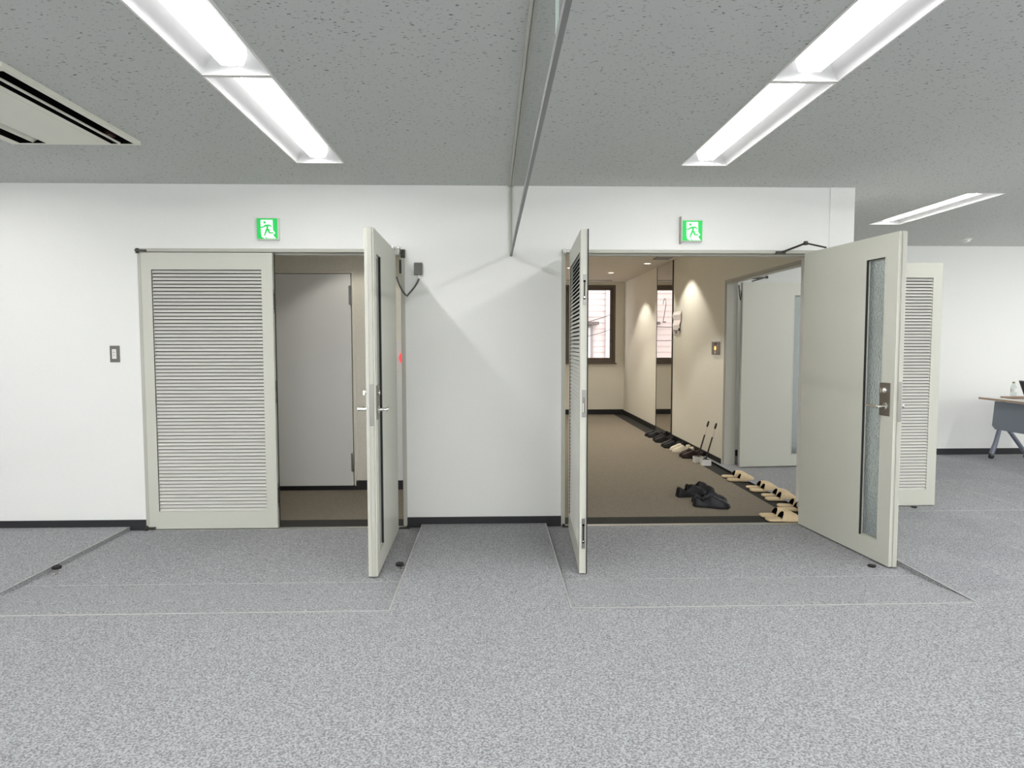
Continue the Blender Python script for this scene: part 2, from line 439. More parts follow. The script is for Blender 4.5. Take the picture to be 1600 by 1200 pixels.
# baseboards
def base(name, mb, m, label): structure(mb.build(name, m), label, 'baseboard')
base('baseboard_left', MB().box(XL, -2.606, -.008, 0, 0.0, .08), M['base'], 'dark grey baseboard left of the left doors')
base('baseboard_center', MB().box(-.644, .53, -.008, 0, 0.0, .08), M['base'], 'dark grey baseboard between the two doorways')
base('baseboard_right', MB().box(2.495, 2.76, -.014, -.006, 0.0, .08), M['base'], 'dark grey baseboard on the wall end')
base('baseboard_back', MB().box(2.753, XR, 2.97, 2.978, H, H + .075), M['base'], 'dark grey baseboard behind the table')
base('baseboard_left_lobby', MB().box(-1.303, .45, 1.349, 1.357, 0, .09).box(-2.9, -2.235, 1.349, 1.357, 0, .09), M['black_base'], 'black baseboard of the lobby wall behind the left doors')
base('baseboard_back_lobby', MB().box(.45, 2.61, 8.09, 8.1, 0, .1), M['black_base'], 'black baseboard under the lobby window')
base('baseboard_right_lobby', MB().box(2.61, 2.62, 2.45, 4.64, 0, .085).box(2.61, 2.62, 5.4, 8.1, 0, .085), M['black_base'], 'black baseboard along the right lobby wall')

# ------------------------------------------------------------------ doors
def frame_mesh(w, depth, gap=0.025):
    """steel door frame in local coords: x 0..w, room side at y=-0.004"""
    b = MB()
    b.box(0, gap, -.004, depth, 0, DZ)
    b.box(w - gap, w, -.004, depth, 0, DZ)
    b.box(gap, w - gap, -.004, depth, DZ - gap, DZ)
    # stops
    b.box(gap, gap + .013, .055, depth - .01, 0, DZ - gap)
    b.box(w - gap - .013, w - gap, .055, depth - .01, 0, DZ - gap)
    b.box(gap, w - gap, .055, depth - .01, DZ - gap - .013, DZ - gap)
    return b

def pivot_mesh():
    b = MB()
    b.box(-.03, .045, -.022, .008, 0, .012)
    b.lathe([(.011, -.014), (.012, -.012), (.012, .020), (.010, .022)], (-.018, -.008, 0), 14)
    return b

def leaf_common(o, L, T, sgn, z0, z1, S0, S1, Z0, Z1):
    """stiles and rails round an opening S0..S1 x Z0..Z1"""
    y0, y1 = (0, T) if sgn > 0 else (-T, 0)
    b = MB()
    b.box(0, S0, y0, y1, z0, z1)
    b.box(S1, L, y0, y1, z0, z1)
    b.box(S0, S1, y0, y1, z0, Z0)
    b.box(S0, S1, y0, y1, Z1, z1)
    return b

def place(o, loc, ang):
    o.location = loc; o.rotation_euler = (0, 0, math.radians(ang))

def louvre_leaf(parent, hinge, ang, L, sgn=1):
    T = 0.046; z0, z1 = 0.008, 2.076
    S0, S1, Z0, Z1 = .074, L - .081, .14, 1.951
    leaf = leaf_common(None, L, T, sgn, z0, z1, S0, S1, Z0, Z1).build('door_leaf', M['paint'], parent)
    place(leaf, (hinge[0], hinge[1], 0), ang)
    # slats, one mesh: each an inverted V of thin sheet
    b = MB(); n = 69; p = (Z1 - Z0) / n
    for i in range(n):
        z = Z0 + i * p
        for ya, yb in ((.002, .014), (T - .002, T - .014)):
            ya *= sgn; yb *= sgn; h = p * .57; d = .004 * (1 if ya * sgn < T / 2 else -1) * sgn
            b.prism([(ya, z + .0015), (ya, z + .006), (yb, z + h + .007), (yb, z + h + .005)], 'x', S0 - .004, S1 + .004)
    b.build('louvre', M['slat'], leaf)
    MB().box(S0 - .004, S1 + .004, min((T / 2 - .001) * sgn, (T / 2 + .001) * sgn), max((T / 2 - .001) * sgn, (T / 2 + .001) * sgn), Z0, Z1).build('backing_net', M['void'], leaf)  # black sheet put behind the slats so the gaps look shaded
    # dark beading line round the louvre
    b = MB(); y = -.0006 * sgn
    e = .0035
    for a0, a1, c0, c1 in ((S0, S1, Z1 - e, Z1), (S0, S0 + e, Z0, Z1)):
        b.box(a0, a1, min(y, 0.004 * sgn), max(y, .004 * sgn), c0, c1)
    b.build('beading', M['gasket'], leaf)
    # edge hardware on the free edge: flush bolts and strike
    ym = T / 2 * sgn
    for za, zb in ((1.63, 1.81), (.16, .345)):
        b = MB().box(L - .001, L + .0015, ym - .010, ym + .010, za, zb)
        b.cur = 1
        b.box(L + .001, L + .0022, ym - .003, ym + .003, za + .045, zb - .045)
        for zz in (za + .04, zb - .04): b.lathe([(.0075, L + .001), (.0075, L + .0024)], (0, ym, zz), 14, 'x')
        b.cur = 2
        b.lathe([(.005, L + .002), (.005, L + .004)], (0, ym, za + .046), 12, 'x')
        b.build('flush_bolt', [M['steel'], M['void'], M['chrome']], leaf)
    b = MB().box(L - .001, L + .0015, ym - .013, ym + .013, .96, 1.125)
    b.cur = 1; b.box(L + .001, L + .002, ym - .006, ym + .006, .985, 1.08)
    b.cur = 2; b.box(L + .001, L + .0024, ym - .008, ym - .001, .99, 1.045)
    b.build('strike_plate', [M['steel'], M['plate'], M['alu']], leaf)
    # dark meeting gasket
    g = MB().box(L - .0005, L + .006, (T - .006) * sgn if sgn > 0 else -T, T if sgn > 0 else -T + .006, z0, z1)
    g.build('gasket', M['gasket'], leaf)
    return leaf

def lever(b, x, z, yface, out, toward=-1):
    """lever set standing off the face at yface in direction out (+1/-1), bar pointing along x*toward"""
    b.lathe([(.024, 0), (.024, .004 ), (.020, .007), (.0105, .009), (.0095, .05), (.012, .052), (.012, .058), (.006, .060)] if out > 0 else
            [(.024, 0), (.024, -.004), (.020, -.007), (.0105, -.009), (.0095, -.05), (.012, -.052), (.012, -.058), (.006, -.060)], (x, yface, z), 18, 'y')
    y = yface + out * .054
    b.tube([(x, y, z), (x + toward * .03, y, z), (x + toward * .075, y, z), (x + toward * .115, y - out * .006, z), (x + toward * .125, y - out * .014, z)], [.0095, .0085, .0075, .0070, .006], 12)
    return b

def active_leaf(parent, hinge, ang, L, s0, s1, stop=True):
    """right-hung leaf with figured glass slot and lever; room face at y=0, body towards -y"""
    T = 0.055; z0, z1 = 0.010, 2.078; Z0, Z1 = .137, 1.937
    leaf = leaf_common(None, L, T, -1, z0, z1, s0, s1, Z0, Z1).build('door_leaf', M['paint'], parent)
    place(leaf, (hinge[0], hinge[1], 0), ang)
    MB().box(s0 + .002, s1 - .002, -T / 2 - .003, -T / 2 + .003, Z0 + .002, Z1 - .002).build('glass_pane', M['figured'], leaf)
    b = MB()
    for y0, y1 in ((-.0015, .002), (-T - .002, -T + .0015)):
        for a0, a1, c0, c1 in ((s0 - .010, s0, Z0 - .010, Z1 + .010), (s1, s1 + .010, Z0 - .010, Z1 + .010), (s0, s1, Z0 - .010, Z0), (s0, s1, Z1, Z1 + .010)):
            b.box(a0, a1, y0, y1, c0, c1)
    b.build('glazing_bead', M['paint'], leaf)
    b = MB()
    for y0, y1 in ((-.019, -.015), (-T + .015, -T + .019)):
        for a0, a1, c0, c1 in ((s0, s0 + .010, Z0, Z1), (s1 - .010, s1, Z0, Z1), (s0, s1, Z0, Z0 + .010), (s0, s1, Z1 - .010, Z1)):
            b.box(a0, a1, y0, y1, c0, c1)
    b.build('glass_stop', M['frame'], leaf)
    b = MB()
    b.box(s0, s0 + .003, -T + .001, -T + .016, Z0, Z1).box(s0, s0 + .003, -.016, -.001, Z0, Z1)
    b.box(s0, s1, -T + .001, -T + .016, Z1 - .004, Z1)
    b.build('glazing_gasket', M['gasket'], leaf)
    # meeting stile step on the edge
    MB().box(L, L + .009, -T * .62, -T * .16, z0, z1).build('edge_rebate', M['frame'], leaf, .003)
    for y0, y1 in ((-T - .004, -T), (0, .004)):
        MB().box(L - .128, L - .032, y0, y1, .948, 1.155).build('lock_plate', M['plate'], leaf, .002)
    b = MB()
    lever(b, L - .070, 1.008, .004, 1); b.build('lever_handle', M['chrome'], leaf, smooth=True)
    b = MB()
    lever(b, L - .070, 1.008, -T - .004, -1); b.build('lever_handle', M['chrome'], leaf, smooth=True)
    b = MB()
    b.lathe([(.020, 0), (.020, -.004), (.014, -.012), (.012, -.014)], (L - .079, -T - .004, 1.108), 18, 'y')
    b.box(L - .084, L - .074, -T - .032, -T - .016, 1.094, 1.122)
    b.build('thumb_turn', M['chrome'], leaf, smooth=True)
    b = MB().lathe([(.017, 0), (.017, .006), (.013, .010), (.012, .010)], (L - .079, .004, 1.108), 18, 'y')
    b.build('key_cylinder', M['chrome'], leaf, smooth=True)
    fp = MB().box(L + .007, L + .0105, -T * .39 - .0125, -T * .39 + .0125, .918, 1.165).build('lock_faceplate', M['steel'], leaf, .0015)
    b = MB()
    for z in (.94, 1.04, 1.145): b.lathe([(.004, 0), (.004, .0006)], (L + .0102, -T * .39, z), 10, 'x')
    b.build('screw', M['dark_metal'], leaf) if False else None
    MB().box(L + .001, L + .010, -T + .004, -T + .012, z0 + .01, z1 - .01).build('gasket', M['gasket'], leaf) if False else None
    return leaf

def closer_arm(parent, a, k, c):
    b = MB()
    b.tube([a, k], .008, 8); b.tube([k, c], .006, 8)
    b.lathe([(.014, -.014), (.016, -.01), (.016, .01), (.012, .014)], k, 12)
    b.box(a[0] - .035, a[0] + .035, a[1] - .012, a[1] + .02, a[2] - .010, a[2] + .010)
    return b.build('closer_arm', M['dark_metal'], parent, smooth=True)

# --- left double door
d1 = structure(empty('door_1', (-1.625, 0, 0)), 'left double door, louvred leaf shut and glazed leaf swung open', 'door')
d1.location = (0, 0, 0)
f = frame_mesh(1.962, .13).build('door_frame', M['frame'], d1, .002); f.location = (-2.606, 0, 0)
louvre_leaf(d1, (-2.581, -.002), 0, .957)
lf = active_leaf(d1, (-.698, -.105), -89.2, 1.0, .735, .915)
for z, x in ((.012, -2.581), (2.083, -2.581)):
    p = pivot_mesh().build('pivot_hinge', M['dark_metal'], d1, smooth=True); p.location = (x, -.006, z)
p = pivot_mesh().build('pivot_hinge', M['dark_metal'], d1, smooth=True); p.location = (-.655, -.02, .0); p.scale = (-1.1, 1, 1)
# bright top arm of the open leaf
b = MB().prism([(-.735, -.22), (-.69, -.235), (-.655, -.03), (-.66, .0), (-.70, .0)], 'z', 2.082, 2.094)
b.lathe([(.02, 2.09), (.022, 2.094), (.022, 2.106), (.018, 2.109)], (-.68, -.10, 0), 18)
b.build('top_arm', M['chrome'], d1, smooth=True)
MB().box(-.672, -.640, -.02, .01, 2.04, 2.1).box(-.69, -.667, .02, .05, 1.93, 2.03).build('hinge_block', M['dark_metal'], d1, .003)
MB().box(-.722, -.668, -.128, -.116, 2.050, 2.098).build('hinge_plate', M['white_plastic'], d1, .006)
MB().box(-2.606, -.644, -.016, .03, -.001, .004).build('threshold', M['alu'], d1)

# --- right double door
d2 = structure(empty('door_2'), 'right double door, both leaves swung open into the office', 'door')
f = frame_mesh(1.965, .13).build('door_frame', M['frame'], d2, .002); f.location = (.53, 0, 0)
louvre_leaf(d2, (.578, -.095), -92.8, .992)
a0 = Vector((2.366, -.03)); dr = Vector((.1, -1.016)).normalized(); nr = Vector((-dr.y, dr.x))
hp = a0 + nr * .055
active_leaf(d2, (hp.x, hp.y), math.degrees(math.atan2(dr.y, dr.x)), 1.02, .725, .905)
for z in (.0, 2.083):
    p = pivot_mesh().build('pivot_hinge', M['dark_metal'] if z < 1 else M['chrome'], d2, smooth=True); p.location = (.567, -.02, z)
closer_arm(d2, (2.19, -.012, 2.085), (2.325, -.13, 2.14), (2.425, -.24, 2.092))
MB().box(.53, 2.495, -.016, .03, -.001, .004).build('threshold', M['alu'], d2)

# --- side door between lobby and the right part of the office (swings into the office)
d3 = structure(empty('door_3'), 'side double door seen through the right doorway, leaves open beyond', 'door')
f = frame_mesh(1.965, .137).build('door_frame', M['frame'], d3, .002)
f.location = (2.756, .46, 0); f.rotation_euler = (0, 0, PI / 2)
louvre_leaf(d3, (2.83, .49), 2.0, .985)
hp = Vector((2.792, 2.335)); dr = Vector((1, .09)).normalized(); nr = Vector((-dr.y, dr.x)); hp = hp + nr * .055
active_leaf(d3, (hp.x, hp.y), math.degrees(math.atan2(dr.y, dr.x)), 1.0, .615, .79)
closer_arm(d3, (2.775, 1.95, 2.085), (3.0, 2.2, 2.12), (2.9, 2.36, 2.09))
b = MB()
b.tube([(2.77, 2.40, 2.05), (2.772, 2.385, 1.95), (2.776, 2.36, 1.88), (2.785, 2.365, 1.93), (2.79, 2.38, 1.99)], .006, 8)
b.build('door_cord', M['black'], d3, smooth=True)
MB().box(2.69, 2.722, .46, 2.425, -.001, .004).build('threshold', M['alu'], d3)

# --- grey steel door in the lobby wall
d4 = structure(empty('door_4'), 'plain grey steel door shut in the lobby behind the left doors', 'door')
b = MB().box(-2.235, -2.195, 1.351, 1.45, 0, 2.085).box(-1.318, -1.290, 1.349, 1.45, .03, 2.085).box(-2.235, -1.290, 1.353, 1.45, 2.065, 2.09)
b.build('door_frame', M['lobby'], d4, .002)
structure(MB().box(-2.4, -1.2, 1.47, 1.52, -.05, 2.3).build('wall_behind_door', M['lobby']), 'dark space behind the shut grey steel door', 'wall')  # unseen panel added to stop light leaking round the shut leaf
lf = MB().box(-2.19, -1.325, 1.333, 1.375, .045, 2.058).build('door_leaf', M['steel_door'], d4, .002)
for z in (1.86, .27):
    h = MB().lathe([(.009, z - .09), (.010, z - .088), (.010, z - .003), (.008, z - .002), (.008, z + .002), (.010, z + .003), (.010, z + .088), (.009, z + .09)], (-1.324, 1.326, 0), 12)
    h.box(-1.345, -1.318, 1.328, 1.334, z - .088, z + .088)
    h.build('hinge', M['steel'], lf, smooth=True)
MB().box(-2.235, -1.303, 1.345, 1.45, 0, .04).build('threshold', M['black_base'], d4)

# ------------------------------------------------------------------ window at the lobby end
w1 = structure(empty('window_1'), 'bronze framed window at the end of the lobby', 'window')
b = MB()
def ring(b, x0, x1, z0, z1, wd, y0, y1):
    b.box(x0, x0 + wd, y0, y1, z0, z1); b.box(x1 - wd, x1, y0, y1, z0, z1)
    b.box(x0 + wd, x1 - wd, y0, y1, z0, z0 + wd); b.box(x0 + wd, x1 - wd, y0, y1, z1 - wd, z1)
ring(b, .72, 2.44, 1.02, 2.545, .045, 8.09, 8.22)
b.build('window_frame', M['bronze'], w1, .003)
b = MB(); ring(b, 1.50, 2.395, 1.065, 2.50, .055, 8.13, 8.17); ring(b, .765, 1.52, 1.065, 2.50, .055, 8.17, 8.21)
sash = b.build('sash', M['bronze'], w1, .003)
MB().box(2.352, 2.372, 8.118, 8.132, 1.42, 1.48).build('latch', M['dark_metal'], sash)
MB().box(1.55, 2.345, 8.147, 8.153, 1.115, 2.45).build('window_glass', M['window_glass'], w1)
MB().box(.815, 1.47, 8.187, 8.193, 1.115, 2.45).build('window_glass', M['window_glass'], w1)
MB().box(.70, 2.46, 8.05, 8.22, .995, 1.02).build('window_sill', M['bronze'], w1, .004)

# outside
hb = empty('house', (1.5, 11.5, 0))
tag(hb, 'pale house wall with boarded siding outside the lobby window', 'building')
hb.location = (0, 0, 0)
b = MB()
zz = -2.0
while zz < 7:
    b.prism([(11.5, zz), (11.478, zz), (11.494, zz + .145), (11.5, zz + .145)], 'x', -4, 8); zz += .145
b.box(-4, 8, 11.5, 14, -2, 7)
b.build('siding', M['outside'], hb)
MB().lathe([(.045, -2), (.045, 6.5)], (2.86, 11.42, 0), 14).build('drain_pipe', mat('drain_pipe_plastic', rgb(196, 190, 192), .5), hb, smooth=True)
b = MB().box(1.1, 2.62, 11.2, 11.5, 1.86, 1.93); b.build('awning', M['outside_dark'], hb)
hw = MB(); ring(hw, 1.2, 2.5, .7, 1.84, .05, 11.42, 11.5)
hw = hw.build('house_window', mat('house_window_frame', rgb(120, 112, 110), .5), hb)
MB().box(1.25, 2.45, 11.46, 11.47, .75, 1.79).build('pane', mat('house_pane', rgb(206, 198, 198), .25), hw)
def cable(pts, r, label):
    tag(MB().tube(pts, r, 6).build('overhead_cable', M['outside_dark'], smooth=True), label, 'cable', 'overhead cables outside the window')
cable([(1.0 + .25 * i, 10, 1.70 + .008 * (i - 3) ** 2 + .035 * i) for i in range(9)], .010, 'upper overhead cable rising across the lobby window view')
cable([(1.0 + .25 * i, 10, 1.40 + .008 * (i - 3) ** 2 + .03 * i) for i in range(9)], .008, 'lower overhead cable crossing the lobby window view')
structure(MB().face((-9, 8.4, -1.99), (11, 8.4, -1.99), (11, 11.5, -1.99), (-9, 11.5, -1.99)).build('ground_outside', mat('street', rgb(150, 148, 146), .9)), 'pale street below the lobby window', 'ground')

# ------------------------------------------------------------------ ceiling lamps
def make_lamp(length):
    r = empty('ceiling_lamp')
    b = MB(); x1, x2, zt = LW - .006, .075, .088; e = .055; hl = length / 2
    o = [(-x1, -hl + .006, 0), (x1, -hl + .006, 0), (x1, hl - .006, 0), (-x1, hl - .006, 0)]
    i = [(-x2, -hl + e, zt), (x2, -hl + e, zt), (x2, hl - e, zt), (-x2, hl - e, zt)]
    for k in range(4):
        j = (k + 1) % 4
        b.face(o[k], o[j], i[j], i[k])
    b.face(*i)
    b.build('reflector', M['reflector'], r, recalc=False)
    b = MB()
    ring2 = [(-LW, -hl), (LW, -hl), (LW, hl), (-LW, hl)]
    b.box(-LW - .004, -x1, -hl, hl, -.003, .02); b.box(x1, LW + .004, -hl, hl, -.003, .02)
    b.box(-x1, x1, -hl - .004, -hl + .006, -.003, .02); b.box(-x1, x1, hl - .006, hl + .004, -.003, .02)
    b.build('trim', M['white_plastic'], r)
    b = MB()
    b.prism([(-.048, .020), (.048, .020), (.062, .060), (.062, .087), (-.062, .087), (-.062, .060)], 'y', -hl + .05, hl - .05)
    b.cur = 1
    b.face((-.013, -hl + .052, .0190), (-.013, hl - .052, .0190), (.013, hl - .052, .0190), (.013, -hl + .052, .0190))
    b.build('lens', [M['lens_side'], M['lens']], r, recalc=False)
    return r
proto = {}
seen = {(-1.107, 0): 'ceiling strip lamp on the left, nearer the doors', (-1.107, 1): 'left ceiling strip lamp cut off by the top of the frame',
        (1.405, 0): 'ceiling strip lamp on the right, nearer the doors', (1.405, 1): 'right ceiling strip lamp cut off by the top of the frame',
        (3.885, 6): 'small distant ceiling strip lamp above the table area'}
cnt = {}
for lx, y0, y1 in LAMPS:
    k = cnt.get(lx, 0); cnt[lx] = k + 1
    ln = round(y1 - y0, 4)
    o = copy_tree(proto[ln]) if ln in proto else make_lamp(ln)
    proto.setdefault(ln, o)
    o.location = (lx, (y0 + y1) / 2, C)
    tag(o, seen.get((lx, k), 'recessed ceiling strip lamp beyond the edge of the view'), 'ceiling lamp', 'recessed strip lamps in the ceiling')

# ------------------------------------------------------------------ air conditioner cassette
ac = tag(empty('air_conditioner', (-2.395, -1.59, C)), 'white ceiling air conditioner cassette with black slots at upper left', 'air conditioner')
hx, hy = (AC[1] - AC[0]) / 2, (AC[3] - AC[2]) / 2
SL = [(-hx + .062, -hx + .122), (hx - .152, hx - .115), (hx - .104, hx - .030)]
SLY = (-hy + .05, hy - .022)
hs = [(a, c, SLY[0], SLY[1]) for a, c in ((-hx + .055, -hx + .205), (hx - .158, hx - .030))]
b = MB().slab(-hx, hx, -hy, hy, hs, lambda u, w, t: (u, w, t), -.020, .004)
b.build('body', M['ac_plastic'], ac, .006)
b = MB()
for a, c, d, e in [(q[0] + .001, q[1] - .001, q[2] + .001, q[3] - .001) for q in hs]:
    for p in (((a, d), (c, d)), ((c, d), (c, e)), ((c, e), (a, e)), ((a, e), (a, d))):
        (u0, w0), (u1, w1) = p
        b.face((u0, w0, -.0195), (u1, w1, -.0195), (u1, w1, .16), (u0, w0, .16))
    b.face((a, d, .16), (c, d, .16), (c, e, .16), (a, e, .16))
b.build('air_slot', M['void'], ac)
b = MB().prism([(hx - .118, -.0195), (hx - .104, -.0195), (hx - .104, -.013), (hx - .118, -.013)], 'y', SLY[0], SLY[1]); b.build('vane', M['ac_plastic'], ac)
b = MB().prism([(-hx + .130, -.016), (-hx + .205, .03), (-hx + .203, .034), (-hx + .128, -.012)], 'y', SLY[0], SLY[1]); b.build('vane', M['ac_plastic'], ac)
MB().box(-.13, .17, -hy + .06, hy - .06, -.0215, -.0195).build('grille_panel', M['ac_plastic'], ac)
MB().box(hx - .15, hx - .12, hy - .10, hy - .04, .012, .03).build('sensor', mat('sensor_brown', rgb(70, 36, 32), .5), ac)

# ------------------------------------------------------------------ glass smoke barrier
GX = .150; GZ = 2.057; GJ = -3.52
sb = tag(empty('smoke_barrier', (GX, -3, GZ)), 'clear glass smoke barrier hanging from the ceiling between the lamps', 'glass barrier')
sb.location = (0, 0, 0)
for y0, y1 in ((YB + .05, GJ - .004), (GJ + .004, -.006)):
    MB().box(GX - .003, GX + .003, y0, y1, GZ + .004, C - .002).build('glass_pane', M['screen_glass'], sb)
MB().box(GX - .007, GX + .006, YB + .05, -.004, GZ - .004, GZ + .020).build('bottom_rail', mat('grey_rail', rgb(138, 140, 138), .5, .2), sb)
MB().box(GX - .016, GX - .005, YB + .05, -.004, C - .014, C + .001).box(GX + .005, GX + .016, YB + .05, -.004, C - .014, C + .001).build('top_channel', M['frame'], sb)
MB().box(GX - .013, GX - .004, -.014, 0, GZ, C).box(GX + .004, GX + .011, -.014, 0, GZ, C).build('wall_channel', M['frame'], sb)
MB().box(GX - .0035, GX + .0035, GJ - .0035, GJ + .0035, GZ + .008, C).build('joint', mat('clear_joint', rgb(200, 214, 208), .2), sb)

# ------------------------------------------------------------------ exit signs
def exit_sign():
    r = empty('exit_sign')
    s = .076
    MB().box(-s - .004, s + .004, -.040, 0, -s - .004, s + .004).build('housing', M['white_plastic'], r, .003)
    MB().box(-s + .002, s - .002, -.046, -.039, -s + .002, s - .002).build('green_panel', M['green'], r)
    def pt(u, v, y): return ((u - .5) * 2 * (s - .002), y, (v - .5) * 2 * (s - .002))
    def flat(polys, y0, y1, name, m):
        b = MB()
        for pl in polys:
            A = [pt(u, v, y1) for u, v in pl]
            b.prism([(a[0], a[2]) for a in A], 'y', y0, y1)
        return b.build(name, m, r)
    flat([[(.19, .925), (.78, .925), (.79, .42), (.84, .36), (.905, .27), (.80, .22), (.815, .15), (.93, .02), (.35, .02), (.235, .09), (.205, .25)]], -.0472, -.046, 'white_doorway', M['sign_white'])
    def limb(a, c, w0, w1):
        dx, dy = c[0] - a[0], c[1] - a[1]; l = math.hypot(dx, dy); nx, ny = -dy / l, dx / l
        return [(a[0] + nx * w0, a[1] + ny * w0), (c[0] + nx * w1, c[1] + ny * w1), (c[0] - nx * w1, c[1] - ny * w1), (a[0] - nx * w0, a[1] - ny * w0)]
    P = [[(.385 + .062 * math.cos(t * PI / 8), .80 + .062 * math.sin(t * PI / 8)) for t in range(16)],
         [(.42, .69), (.62, .70), (.56, .55), (.575, .45), (.47, .45), (.475, .56)],
         limb((.44, .66), (.33, .575), 0.042, 0.034), limb((.34, .58), (.20, .555), 0.034, 0.029),
         limb((.59, .68), (.665, .645), 0.036, 0.031), limb((.66, .65), (.715, .57), 0.031, 0.026),
         limb((.50, .48), (.44, .33), 0.052, 0.042), limb((.445, .345), (.365, .145), 0.042, 0.029),
         limb((.555, .47), (.615, .29), 0.052, 0.039), limb((.60, .29), (.81, .285), 0.036, 0.029),
         [(.40, .10), (.43, .10), (.50, .02), (.44, .02)]]
    flat(P, -.0482, -.0472, 'running_figure', M['green'])
    return r
e1 = exit_sign(); e1.location = (-1.640, 0, 2.2455)
tag(e1, 'green running-figure exit sign above the left double door', 'exit sign', 'exit signs above the doors')
e2 = copy_tree(e1); e2.location = (1.504, 0, 2.243)
tag(e2, 'green running-figure exit sign above the right doorway', 'exit sign')
MB().box(-.087, -.080, -.038, .0, -.095, .105).build('side_bracket', mat('warm_grey_bracket', rgb(170, 160, 154), .5), e2)  # grey plate standing in for the shadow left of the sign

# ------------------------------------------------------------------ small wall things
sw = tag(empty('light_switch', (-2.792, 0, 1.329)), 'grey plate light switch with white rocker left of the louvred door', 'light switch')
MB().box(-.035, .035, -.008, 0, -.061, .061).build('plate', mat('switch_plate', rgb(112, 109, 104), .4, .4), sw, .002)
MB().box(-.018, .014, -.012, -.006, -.036, .036).build('rocker', M['white_plastic'], sw, .002)
MB().box(-.008, .004, -.0128, -.011, .010, .014).box(-.006, .002, -.0128, -.011, -.012, -.008).build('mark', M['ink'], sw)

ds = tag(empty('door_sensor'), 'dark grey sensor box with drooping cord right of the left doorway', 'door sensor')
MB().box(-.572, -.513, -.03, 0, 1.912, 2.003).build('box', M['grey_plastic'], ds, .003)
MB().lathe([(.006, 1.885), (.008, 1.887), (.008, 1.913)], (-.537, -.014, 0), 10).build('cord_grip', M['white_plastic'], ds)
pts = []
A = Vector((-.537, -.014, 1.89)); Bm = Vector((-.628, -.02, 1.757)); Cc = Vector((-.705, -.01, 1.90))
def bez(a, b, c, t): return a * (1 - t) ** 2 + b * 2 * t * (1 - t) + c * t * t
for i in range(9): pts.append(bez(A, Vector((-.545, -.02, 1.845)), Bm, i / 8))
for i in range(1, 9): pts.append(bez(Bm, Vector((-.675, -.02, 1.795)), Cc, i / 8))
MB().tube(pts, .0065, 8).build('cord', M['grey_plastic'], ds, smooth=True)

fc = tag(empty('fire_hose_cabinet', (-.6, 1.357, 0)), 'pale flush fire hose cabinet with red lamp behind the left glazed leaf', 'fire hose cabinet')
fc.location = (0, 0, 0)
MB().box(-1.0, -.25, 1.340, 1.352, .09, 1.432).build('body', M['steel_door'], fc, .002)
MB().box(-.995, -.255, 1.332, 1.341, 1.131, 1.428).build('top_panel', M['steel_door'], fc, .002)
MB().box(-.995, -.255, 1.332, 1.341, .094, 1.126).build('cabinet_door', M['steel_door'], fc, .002)
b = MB().lathe([(.062, 1.333), (.062, 1.322), (.054, 1.322), (.048, 1.300), (.030, 1.282), (.006, 1.276)], (-.815, 0, 1.268), 24, 'y')
b.build('red_lamp', M['red'], fc, smooth=True)

det = tag(MB().lathe([(.055, 0), (.055, -.014), (.040, -.020), (.036, -.034), (.022, -.042), (.004, -.044)], (0, 0, 0), 24).build('smoke_detector', M['white_plastic'], smooth=True),
          'small round smoke detector on the ceiling far right', 'smoke detector')
det.location = (5.345, 2.40, C)

def stopper(x, y, z, label, s=1.0, dark=False):
    r = tag(empty('door_stopper', (x, y, z)), label, 'door stopper', 'floor door stoppers')
    MB().lathe([(.020 * s, 0), (.020 * s, .003), (.011 * s, .005), (.010 * s, .032)], (0, 0, 0), 18).build('post', M['rubber'] if dark else M['chrome'], r, smooth=True)
    MB().lathe([(.024 * s, .030), (.026 * s, .033), (.026 * s, .044), (.022 * s, .048)], (0, 0, 0), 20).build('rubber_head', M['rubber'], r, smooth=True)
    return r
stopper(-2.665, -.956, 0, 'chrome door stopper with black head by the left pad edge')
stopper(-.572, -.971, 0, 'chrome door stopper with black head behind the left glazed leaf')
s_ = stopper(2.385, -1.005, -.034, 'black door stopper under the right glazed leaf', 1.0, True)
s_.location.z = 0; s_.scale = (1, 1, .2)
s_ = stopper(3.60, .47, 0, 'black door stopper under the far louvred leaf', 1.0, True); s_.scale = (1, 1, .16)

# ------------------------------------------------------------------ lobby fittings
el = tag(empty('steel_panel', (2.62, 4.97, 0)), 'tall mirror-polished steel panel with a thin number 2 on the lobby wall', 'steel panel')
el.location = (0, 0, 0)
MB().box(2.608, 2.62, 4.575, 5.455, .012, 2.595).build('mirror_face', M['mirror'], el)
MB().box(2.606, 2.622, 4.550, 4.575, .012, 2.595).build('edge_trim', M['dark_metal'], el)
MB().box(2.606, 2.622, 5.455, 5.485, .012, 2.595).build('edge_trim', M['dark_metal'], el)
# the floor number, thin grey strokes standing just proud of the panel
b = MB(); yc, zc, hh = 5.00, 1.87, .26
stroke = [(.10 * math.cos(PI - t * PI / 9), .16 + .10 * math.sin(PI - t * PI / 9)) for t in range(0, 11)] + [(.06, .07), (-.02, -.06), (-.08, -.14), (-.10, -.18)]
stroke = [(u * .78, w * .78) for u, w in stroke]
for (u0, w0), (u1, w1) in zip(stroke, stroke[1:]):
    dx, dy = u1 - u0, w1 - w0; l = math.hypot(dx, dy); nx, ny = -dy / l * .009, dx / l * .009
    b.prism([(yc - u0 - nx, zc + w0 + ny), (yc - u1 - nx, zc + w1 + ny), (yc - u1 + nx, zc + w1 - ny), (yc - u0 + nx, zc + w0 - ny)], 'x', 2.6055, 2.608)
b.box(2.6055, 2.608, yc - .085, yc + .085, zc - .154, zc - .140)
b.build('number', M['ink'], el)

